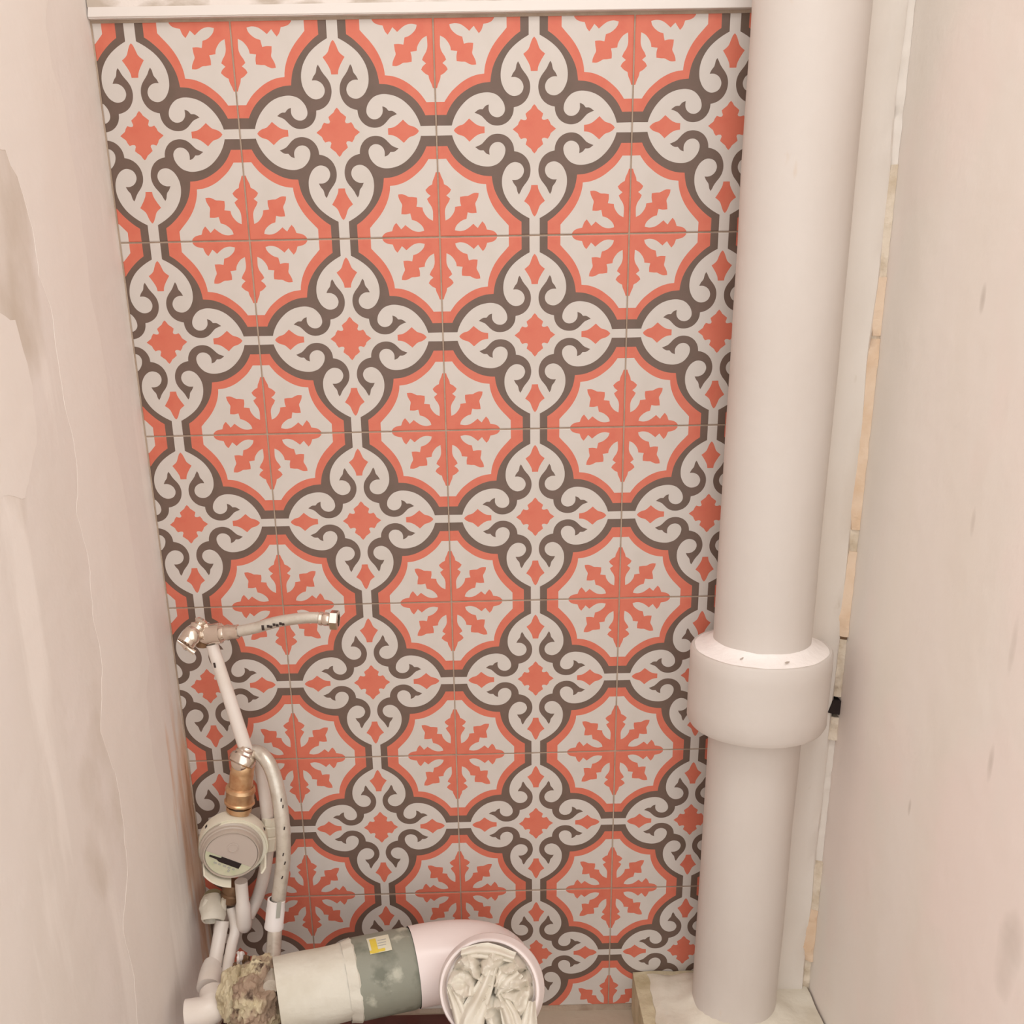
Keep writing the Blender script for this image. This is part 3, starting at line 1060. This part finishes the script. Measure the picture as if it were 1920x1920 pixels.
# water meter
mc = V(438, 1570, -0.054)
wm = thing('water_meter', 'round white water meter with a grey dial and dark slanted display', 'meter', mc)
md = Vector((-0.03, -1, 0.02)).normalized()
fc = V(438, 1612, -0.100)
md = (fc - mc).normalized()
Lm = (fc - mc).length
mu = (Vector((0, 0, 1)) - md * md.z).normalized()
mx_ = md.cross(mu).normalized()
if mx_.x < 0:
    mx_ = -mx_
RM = 0.0408
bm = bmesh.new()
# guard shell with its lower part cut open
u, v = mx_, mu
seg = 72
rows = []
for (r_, h_) in ((RM * .80, 0), (RM * .96, .000), (RM, .004), (RM, Lm * .5), (RM * .985, Lm), (RM * .93, Lm), (RM * .93, Lm * .55), (RM * .80, Lm * .5)):
    row = []
    for k in range(seg):
        a = 2 * math.pi * k / seg
        h = h_
        if h_ > Lm * .6 and math.sin(a) > -.35:       # upper side is shorter so that the dial stands proud
            h = Lm * .46 + (h_ - Lm) * .05
        row.append(bm.verts.new(mc + (u * math.cos(a) + v * math.sin(a)) * r_ + md * h))
    rows.append(row)
for i in range(len(rows) - 1):
    for k in range(seg):
        a = 360 * (k + .5) / seg
        if i >= 3 and 262 < a < 322 and i < 6:
            continue
        bm.faces.new((rows[i][k], rows[i][(k + 1) % seg], rows[i + 1][(k + 1) % seg], rows[i + 1][k]))
obj('guard_shell', bm, M['cream_plastic'], wm)
bm = bmesh.new()
lathe(bm, mc - md * .014, md, [(0, 0), (.016, 0), (.022, .006), (.030, .012), (.030, .018), (0, .018)], 32)
obj('brass_body', bm, M['brass'], wm)
Ld = 0.038
off = mx_ * -.0025
RD = .0335
bm = bmesh.new()
lathe(bm, mc + off, md, [(RD * 1.12, .016), (RD * 1.11, .026), (RD * 1.06, .0275), (RD * 1.05, .0305), (RD * 1.01, .0315), (RD, Ld - .002), (RD * .97, Ld), (RD * .93, Ld), (RD * .91, Ld - .0022), (0, Ld - .0022)], 56)
obj('register_housing', bm, M['meter_grey'], wm)
fo_ = mc + off + md * (Ld - .0018)
th = math.radians(-33)
ru = mx_ * math.cos(th) + mu * math.sin(th)
rv = -mx_ * math.sin(th) + mu * math.cos(th)
# the face: upper part grey, lower part greenish label
def seg_disc(r_, lo, hi, n=28):
    out = []
    a0, a1 = math.asin(max(-1, min(1, lo / r_))), math.asin(max(-1, min(1, hi / r_)))
    for i in range(n + 1):
        a = a0 + (a1 - a0) * i / n
        out.append((r_ * math.cos(a), r_ * math.sin(a)))
    for i in range(n + 1):
        a = a1 + (a0 - a1) * i / n
        p = (-r_ * math.cos(a), r_ * math.sin(a))
        if (Vector(p) - Vector(out[-1])).length > 1e-6 and (Vector(p) - Vector(out[0])).length > 1e-6:
            out.append(p)
    return out


rf = RD * .90
if ru.cross(rv).dot(md) < 0:
    pass
def face_plate(outline, up, name, m, label=None, t=.0006):
    bm = bmesh.new()
    sgn = 1 if ru.cross(rv).dot(md) > 0 else -1
    o_ = fo_ + md * up
    pts = [o_ + ru * x + rv * y for x, y in outline]
    bk = [p - md * t for p in pts]
    f = [bm.verts.new(p) for p in pts]
    b = [bm.verts.new(p) for p in bk]
    bm.faces.new(f)
    bm.faces.new(b[::-1])
    for i in range(len(f)):
        j = (i + 1) % len(f)
        bm.faces.new((f[i], f[j], b[j], b[i]))
    return obj(name, bm, m, wm, smooth=False, label=label)


face_plate(seg_disc(rf, -rf * .22, rf * .999), 0.0006, 'dial_face', M['meter_face'])
face_plate(seg_disc(rf, -rf * .999, -rf * .225), 0.0006, 'dial_label', M['meter_label'], 'pale green lower part of the dial')
face_plate([(-.023, -.0095), (-.009, -.0088), (-.009, -.0066), (.0165, -.0066), (.0165, -.0142), (-.009, -.0142), (-.013, -.0122), (-.023, -.0117)], 0.0014, 'display_window', M['dark'], 'long dark display slot')
for x, w_ in ((-.014, .004), (-.008, .003), (-.002, .004), (.004, .0035), (.010, .003)):
    face_plate([(x, -.0185), (x + w_, -.0185), (x + w_, -.0165), (x, -.0165)], 0.0012, 'print_mark', M['grey_print'])
face_plate([(.006, -.0235), (.0085, -.0235), (.0085, -.0200), (.006, -.0200)], 0.0012, 'print_mark', M['grey_print'])
bm = bmesh.new()
lathe(bm, fo_ - ru * .003 + rv * .010 + md * .0006, md, [(.0062, 0), (.0066, .0008), (.0052, .0010), (.0050, .0004), (0, .0004)], 28)
obj('embossed_ring', bm, M['meter_face'], wm)


def on_ring(ang, a_, b_, m, name, tri=False):
    """A small mark on the shell's rim band"""
    an = math.radians(ang)
    rad = mx_ * math.cos(an) + mu * math.sin(an)
    tn = -mx_ * math.sin(an) + mu * math.cos(an)
    o_ = mc + rad * (RM + .0004) + md * Lm * .28
    bm = bmesh.new()
    pts = [(-a_, -b_), (a_, -b_), (0, b_)] if tri else [(-a_, -b_), (a_, -b_), (a_, b_), (-a_, b_)]
    f = [bm.verts.new(o_ + tn * x - md * y) for x, y in pts]
    k = [bm.verts.new(q.co - rad * .0012) for q in f]
    bm.faces.new(f)
    bm.faces.new(k[::-1])
    for i in range(len(f)):
        j = (i + 1) % len(f)
        bm.faces.new((f[i], f[j], k[j], k[i]))
    return obj(name, bm, m, wm, smooth=False)


on_ring(135, .0016, .0025, M['dark'], 'slot')
on_ring(22, .0016, .0025, M['dark'], 'slot')
on_ring(72, .0022, .0036, M['grey_print'], 'arrow_mark', True)

# inner white tube beside the meter
it = [V(472, 1414, -.034), V(487, 1432, -.032), V(494, 1470, -.034), V(500, 1520, -.036), V(503, 1570, -.036), V(497, 1630, -.034), V(484, 1680, -.034), V(466, 1718, -.044)]
ob_ = thing('inner_white_tube', 'white plastic tube curving down close behind the right of the meter', 'tube', it[0])
bm = bmesh.new()
tube(bm, cr(it, 6), .0078, 18)
obj('tube_body', bm, M['white_plastic'], ob_)
bm = bmesh.new()
cc = V(505, 1568, -.040)
c2 = V(502, 1600, -.040)
lathe(bm, V(506, 1530, -.036), c2 - V(506, 1530, -.036), [(.0080, 0), (.0105, .001), (.0105, .010), (.0090, .011), (.0105, .013), (.0105, .024), (.0090, .025), (.0110, .027), (.0110, .044), (.0080, .046)], 10)
obj('clip', bm, M['cream_plastic'], ob_, smooth=False, label='notched cream pipe clip')

# outer looping hose
oh = [V(468, 1410, -.045), V(488, 1413, -.055), V(508, 1440, -.066), V(522, 1490, -.075), V(530, 1550, -.080), V(531, 1610, -.082), V(524, 1670, -.084), V(516, 1740, -.088), V(512, 1795, -.130), V(508, 1850, -.190)]
oo = thing('long_flexible_hose', 'long grey flexible hose looping right of the meter down to the mortar lump', 'hose', oh[-1])
bm = bmesh.new()
tube(bm, cr(oh, 6), .0088, 20)
obj('hose_tube', bm, M['grey_hose'], oo)
bm = bmesh.new()
s0, s1 = V(518.5, 1686, -.0855), V(513.5, 1740, -.088)
lathe(bm, s0, s1 - s0, [(.0085, 0), (.0108, .0005), (.0108, .012), (.0112, .013), (.0112, (s1 - s0).length - .006), (.0118, (s1 - s0).length - .005), (.0118, (s1 - s0).length - .001), (.0088, (s1 - s0).length)], 24)
sl = obj('sleeve', bm, M['sleeve'], oo, label='white crimped sleeve')
sd = (s1 - s0).normalized()
on_pipe(s0, sd, .0112, 522, 1706, .022, .0050, 0, .0008, M['grey_print'], 'printed_label', sl)
for i, (px, py) in enumerate([(527, 1500), (530, 1512), (533, 1553), (531, 1602), (534, 1618), (529, 1645)]):
    a, b = [oh[3], oh[4], oh[5], oh[6]][min(3, i // 2)], [oh[4], oh[5], oh[6], oh[7]][min(3, i // 2)]
    on_pipe(a, (b - a).normalized(), .0090, px, py, .0040, .0014, .2, .0007, M['ink'], 'print_mark', oo)

# white stub under the meter
w0, w1 = V(452, 1652, -.062), V(459, 1745, -.060)
sp = thing('white_pipe_stub', 'short white pipe hanging under the meter, rounded closed end', 'pipe', w1)
bm = bmesh.new()
dws = (w1 - w0).normalized()
Lw = (w1 - w0).length
lathe(bm, w0, dws, [(0, 0), (.0078, 0), (.0078, Lw * .42), (.0092, Lw * .48), (.0095, Lw * .85), (.0085, Lw * .95), (.0055, Lw), (0, Lw + .001)], 24)
obj('stub_body', bm, M['white_plastic'], sp)

# bronze fitting and old tap body at the left wall
bf = thing('bronze_stub_fitting', 'dull bronze fitting with threads just below and left of the meter', 'fitting', V(430, 1690, -.050))
bm = bmesh.new()
t0, t1 = V(438, 1655, -.052), V(428, 1702, -.050)
lathe(bm, t0, t1 - t0, [(0, 0), (.010, 0), (.0125, .006), (.0125, .012), (.0105, .014), (.0125, .016), (.0125, .026), (.009, .030), (0, (t1 - t0).length)], 12)
obj('fitting_body', bm, M['bronze'], bf)
tp = thing('old_painted_tap', 'old cream painted tap with an open dark hole, against the left wall', 'tap', V(396, 1700, -.060))
t0, t1 = V(399, 1683, -.050), V(402, 1722, -.066)
bm = bmesh.new()
lathe(bm, t0, Vector((.1, -.75, -.66)), [(0, -.004), (.011, -.003), (.0145, .004), (.0155, .014), (.0150, .022), (.0135, .028), (.0120, .030), (.0100, .0295), (.0095, .018), (0, .018)], 24, wob=.003, wsc=90)
obj('tap_body', bm, M['cream_mortar'], tp)
bm = bmesh.new()
lathe(bm, t0, Vector((.1, -.75, -.66)), [(.0092, .0192), (0, .0192)], 20)  # dark disc on the recess floor, the hole's shade as colour
obj('hole', bm, M['dark'], tp, label='dark disc giving the shade in the open hole')
bm = bmesh.new()
lathe(bm, V(400, 1684, -.048), (0, -.15, 1), [(.0135, -.004), (.0135, .002), (.010, .007), (0, .008)], 16)
obj('cap', bm, M['olive'], tp, label='olive green cap')
bm = bmesh.new()
tube(bm, [V(418, 1704, -.060), V(420, 1685, -.062)], [.0045, .003], 10)
tube(bm, [V(385, 1698, -.064), V(388, 1684, -.064)], [.0045, .003], 10)
obj('lugs', bm, M['cream_mortar'], tp)

# two pipes dropping to the floor on the left
pa = [V(417, 1726, -.062), V(411, 1760, -.074), V(404, 1800, -.096), V(397, 1840, -.122)]
pA = thing('left_white_supply_pipe', 'left of two white supply pipes, bending into a thick elbow at the left wall', 'pipe', pa[-1])
bm = bmesh.new()
tube(bm, cr(pa, 6), .0085, 20)
obj('pipe_tube', bm, M['white_plastic'], pA)
bm = bmesh.new()
e0, e1, e2 = V(398, 1806, -.098), V(391, 1852, -.140), V(392, 1885, -.165)
tube(bm, cr([e0, e1], 4), [.0105, .0125, .0135, .014, .014], 24)
obj('socket', bm, M['white_plastic'], pA)
bm = bmesh.new()
l0, l1, l2 = V(398, 1860, -.150), V(397, 1893, -.172), V(350, 1903, -.182)
pts = cr([l0, V(401, 1882, -.168), V(388, 1896, -.178), l2], 6)
tube(bm, pts, [.0150 + .003 * min(1, i / 6) for i in range(len(pts))], 28)
obj('elbow', bm, M['white_plastic'], pA, label='thick white elbow')
pb = [V(433, 1700, -.052), V(441, 1740, -.060), V(434, 1775, -.078), V(424, 1830, -.112)]
pB = thing('right_white_supply_pipe', 'thinner right one of two white supply pipes, running down into the mortar lump', 'pipe', pb[-1])
bm = bmesh.new()
tube(bm, cr(pb, 6), .0068, 18)
obj('pipe_tube', bm, M['white_plastic'], pB)


# mortar lump over the pipe end
def blob(center, sx, sy, sz, amp, sc, seed, sub=4, m='lump', fine=0.3):
    bm = bmesh.new()
    bmesh.ops.create_icosphere(bm, subdivisions=sub, radius=1)
    for v in bm.verts:
        n = v.co.normalized()
        k = 1 + amp * noise.noise(n * sc + Vector((seed, 0, 0))) + amp * fine * noise.noise(n * sc * 3.3 + Vector((0, seed, 0))) + amp * fine * .7 * noise.noise(n * sc * 8 + Vector((0, 0, seed)))
        v.co = Vector(center) + Vector((n.x * sx, n.y * sy, n.z * sz)) * k
    return bm


lump = obj('mortar_lump', blob(V(480, 1868, -.172), .032, .044, .040, .26, 1.7, 3, 5, fine=.5), M['lump'])
tag(lump, 'rough grey brown mortar lump covering the pipe ends', 'mortar')
obj('cream_splash', blob(V(440, 1866, -.168), .018, .030, .034, .30, 1.8, 8, 5), M['raw_mortar'], lump, label='cream mortar splash')
obj('cream_splash', blob(V(488, 1832, -.150), .018, .020, .012, .4, 2.0, 12, 5), M['raw_mortar'], lump, label='cream mortar splash')
for i, (px, py, m, s) in enumerate([(452, 1797, 'sleeve', .0065), (462, 1803, 'bronze', .0060), (456, 1817, 'white_seal', .0045), (470, 1812, 'cream_mortar', .0070), (443, 1812, 'bronze', .0055)]):
    o = obj('mortar_crumb', blob(V(px, py, -.128), s * .8, s, s * 1.5 if i < 2 else s * .8, .5, 1.6, 20 + i, 3), M[m])
    tag(o, ['white upright chip standing on the mortar lump', 'brown upright crumb beside the white chip on the mortar lump', 'small shiny white crumb on the mortar lump',
            'cream crumb right of the shiny crumb on the mortar lump', 'brown crumb at the left end of the mortar lump top'][i], 'debris')
